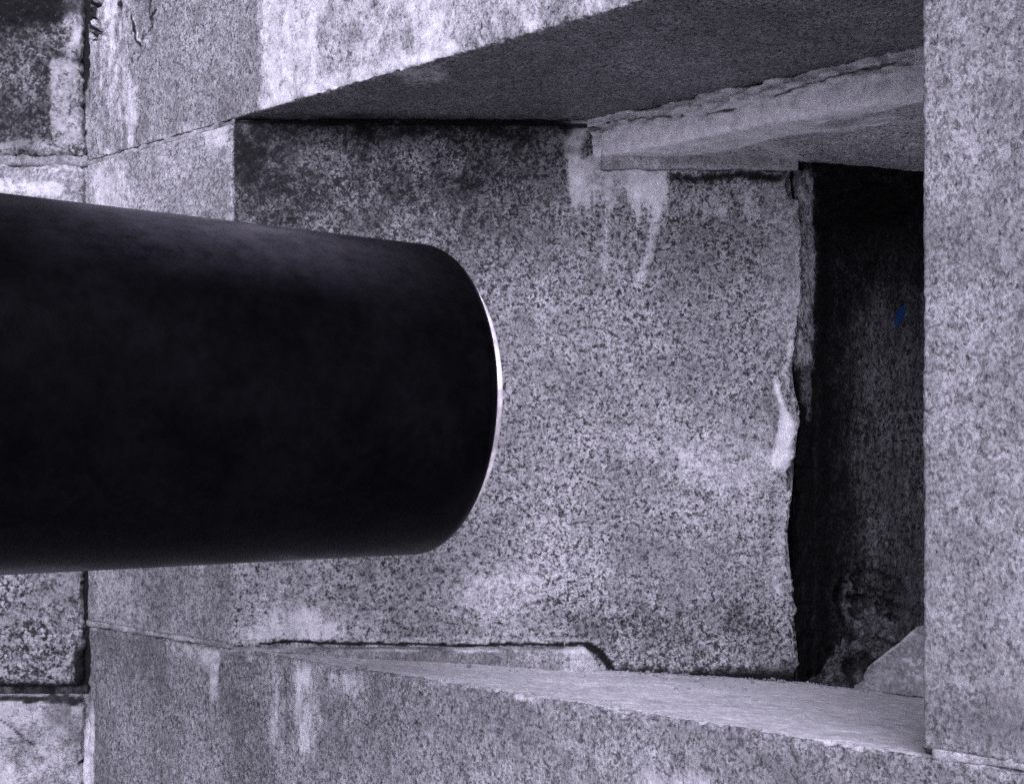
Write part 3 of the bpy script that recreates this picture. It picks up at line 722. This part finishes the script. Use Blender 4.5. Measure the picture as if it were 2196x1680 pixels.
# grit and crumbs of mortar lying on the sill
gv, gf = [], []
for k in range(150):
    if k < 70: X = rng.uniform(0.19, 0.60); Y = YW - 0.003 - abs(rng.normal()) * 0.022
    elif k < 120: X = rng.uniform(0.56, 0.78); Y = corner_xy(X) - 0.02 - abs(rng.normal()) * 0.05
    else: X = rng.uniform(-0.1, 0.55); Y = 2.19 - rng.uniform(0, 0.45) * (0.3 + X)
    r = rng.uniform(0.0012, 0.0034) * (1.7 if rng.random() < 0.12 else 1)
    fragment(gv, gf, (X, Y, float(floor_z(np.array(X), np.array(Y))) + r * 0.5), (r * rng.uniform(0.8, 1.6), r * rng.uniform(0.8, 1.4), r * rng.uniform(0.6, 1.0)), rng)
gp = np.array(gv)
gs = np.stack([np.full(len(gp), 0.35), 0.25 + 0.5 * fbm(gp, 12, 2, 3), np.full(len(gp), 0.6)], 1).clip(0, 1)
grit = make_obj('grit', gv, gf, M_MORTAR, None, gs, False)
grit['kind'] = 'stuff'
grit['label'] = 'scattered grit and mortar crumbs along the foot of the cheek'
# ---------------------------------------------------------------- cannon
MUZ = np.array([-0.131, 1.70, 0.078])
TH = R(32.5)
AX = Vector((math.cos(TH), math.sin(TH), -0.006)).normalized()
R0 = 0.2285
def lathe(name, prof, mat, parent=None, seg=160, closed=True):
    n = len(prof)
    V, F = [], []
    for k in range(seg):
        a = 2 * math.pi * k / seg
        for (h, r) in prof: V.append((h, r * math.cos(a), r * math.sin(a)))
    for k in range(seg):
        k2 = (k + 1) % seg
        for i in range(n if closed else n - 1):
            i2 = (i + 1) % n
            F.append((k * n + i, k * n + i2, k2 * n + i2, k2 * n + i))
    me = bpy.data.meshes.new(name); me.from_pydata(V, [], F); me.validate()
    me.polygons.foreach_set('use_smooth', [True] * len(me.polygons))
    me.materials.append(mat)
    o = bpy.data.objects.new(name, me); col.objects.link(o)
    if parent: o.parent = parent
    return o
def iron(name, base, rough, metal=0.0, bump=0.0008, spec=0.5, sheen=0.0, cool=1.15):
    m, nt, b = new_mat(name)
    tc = N(nt, 'ShaderNodeTexCoord'); p = tc.outputs['Object']
    n1 = noise(nt, p, 9, 6, 0.62); n2 = noise(nt, p, 60, 4, 0.6); n3 = noise(nt, p, 300, 2, 0.6)
    v = math_n(nt, 'MULTIPLY', maprange(nt, n1, 0.3, 0.7, 0.6, 1.5), base)
    v = math_n(nt, 'MULTIPLY', v, maprange(nt, n2, 0.3, 0.7, 0.75, 1.3))
    if sheen:                                                  # blotchy sheen painted into the colour of the upper side
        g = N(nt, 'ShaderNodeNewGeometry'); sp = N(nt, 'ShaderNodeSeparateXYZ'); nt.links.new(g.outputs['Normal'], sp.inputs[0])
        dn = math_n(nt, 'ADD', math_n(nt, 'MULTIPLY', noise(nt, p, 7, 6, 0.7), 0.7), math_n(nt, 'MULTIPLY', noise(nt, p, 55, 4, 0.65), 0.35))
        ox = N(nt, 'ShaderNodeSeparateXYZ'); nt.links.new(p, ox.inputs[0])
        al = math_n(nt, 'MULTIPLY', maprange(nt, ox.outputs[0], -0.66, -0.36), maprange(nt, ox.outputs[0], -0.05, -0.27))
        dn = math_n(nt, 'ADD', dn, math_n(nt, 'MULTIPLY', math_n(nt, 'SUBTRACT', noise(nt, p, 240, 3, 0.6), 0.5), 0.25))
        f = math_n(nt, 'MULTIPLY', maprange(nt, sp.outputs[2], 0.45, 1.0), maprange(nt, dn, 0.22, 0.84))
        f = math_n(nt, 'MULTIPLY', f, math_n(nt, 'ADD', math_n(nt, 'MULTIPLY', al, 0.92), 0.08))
        v = math_n(nt, 'ADD', v, math_n(nt, 'MULTIPLY', f, sheen))
    c = N(nt, 'ShaderNodeCombineColor')
    nt.links.new(v, c.inputs[0]); nt.links.new(math_n(nt, 'MULTIPLY', v, 0.95), c.inputs[1]); nt.links.new(math_n(nt, 'MULTIPLY', v, cool), c.inputs[2])
    nt.links.new(c.outputs[0], b.inputs['Base Color'])
    nt.links.new(maprange(nt, n1, 0.3, 0.7, rough - 0.03, rough + 0.04), b.inputs['Roughness'])
    b.inputs['Metallic'].default_value = metal
    b.inputs['Specular IOR Level'].default_value = spec
    h = math_n(nt, 'ADD', math_n(nt, 'MULTIPLY', n2, 1.0), math_n(nt, 'MULTIPLY', n3, 0.35))
    bp = N(nt, 'ShaderNodeBump'); bp.inputs['Strength'].default_value = 0.5; bp.inputs['Distance'].default_value = bump
    nt.links.new(h, bp.inputs['Height']); nt.links.new(bp.outputs[0], b.inputs['Normal'])
    return m
M_IRON = iron('black painted iron', 0.0022, 0.27, spec=0.03, sheen=0.065)
M_RIM = iron('bare worn metal', 0.90, 0.5, 0.0, 0.0002, cool=0.93)
M_BORE = iron('dark bore iron', 0.01, 0.6)
bev = 0.016
RF = 0.028                                                  # rounding of the muzzle
outer = [(-RF + RF * math.cos(R(a)), R0 - RF + RF * math.sin(R(a))) for a in range(0, 91, 9)]
for k in range(1, 40): outer.append((-RF - k * 0.03, R0 + 0.003 * (k / 39) ** 1.2))
outer += [(-1.35, 0.243), (-1.6, 0.262), (-1.9, 0.295), (-2.2, 0.33), (-2.5, 0.355), (-2.8, 0.36), (-3.0, 0.35), (-3.15, 0.31), (-3.25, 0.24), (-3.30, 0.15), (-3.32, 0.0005)]
inner_p = [(-2.6, 0.0005), (-2.6, 0.128), (-0.005, 0.128), (-0.005, R0 - RF - 0.001)]
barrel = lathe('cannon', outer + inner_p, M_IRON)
barrel['label'] = 'black cannon barrel reaching in from the left into the wall opening'
barrel['category'] = 'cannon'
rim = lathe('muzzle_rim', [(-0.004, R0 - RF - 0.0006), (0.004, R0 - RF - 0.0003), (0.010, R0 - RF - 0.0010), (0.0145, R0 - RF - 0.0028), (0.0170, R0 - RF - 0.007), (0.0175, R0 - RF - 0.012), (0.0175, 0.132), (0.014, 0.1285), (-0.004, 0.1285)], M_RIM, barrel)
rim['label'] = 'bright bare bevelled rim of the muzzle'
bore = lathe('bore_lining', [(-0.006, 0.1275), (-0.006, 0.120), (-2.3, 0.120), (-2.3, 0.1275)], M_BORE, barrel)
q = AX.to_track_quat('X', 'Z')
barrel.rotation_mode = 'QUATERNION'; barrel.rotation_quaternion = q
barrel.location = MUZ

# ---------------------------------------------------------------- ground
m, nt, b = new_mat('pale gravel ground')
geo = N(nt, 'ShaderNodeNewGeometry')
nn = noise(nt, geo.outputs['Position'], 60, 5, 0.7); n0 = noise(nt, geo.outputs['Position'], 0.8, 4, 0.6)
c = N(nt, 'ShaderNodeCombineColor')
v = math_n(nt, 'MULTIPLY', maprange(nt, nn, 0.3, 0.7, 0.36, 0.60), maprange(nt, n0, 0.3, 0.7, 0.8, 1.2))
for i in range(3): nt.links.new(v, c.inputs[i])
nt.links.new(c.outputs[0], b.inputs['Base Color']); b.inputs['Roughness'].default_value = 0.95
bp = N(nt, 'ShaderNodeBump'); bp.inputs['Distance'].default_value = 0.02; nt.links.new(nn, bp.inputs['Height']); nt.links.new(bp.outputs[0], b.inputs['Normal'])
S = 2500
gr = make_obj('ground', [(-S, -S, GROUND), (S, -S, GROUND), (S, S, GROUND), (-S, S, GROUND)], [(0, 1, 2, 3)], m, None, None, False)
gr['kind'] = 'structure'
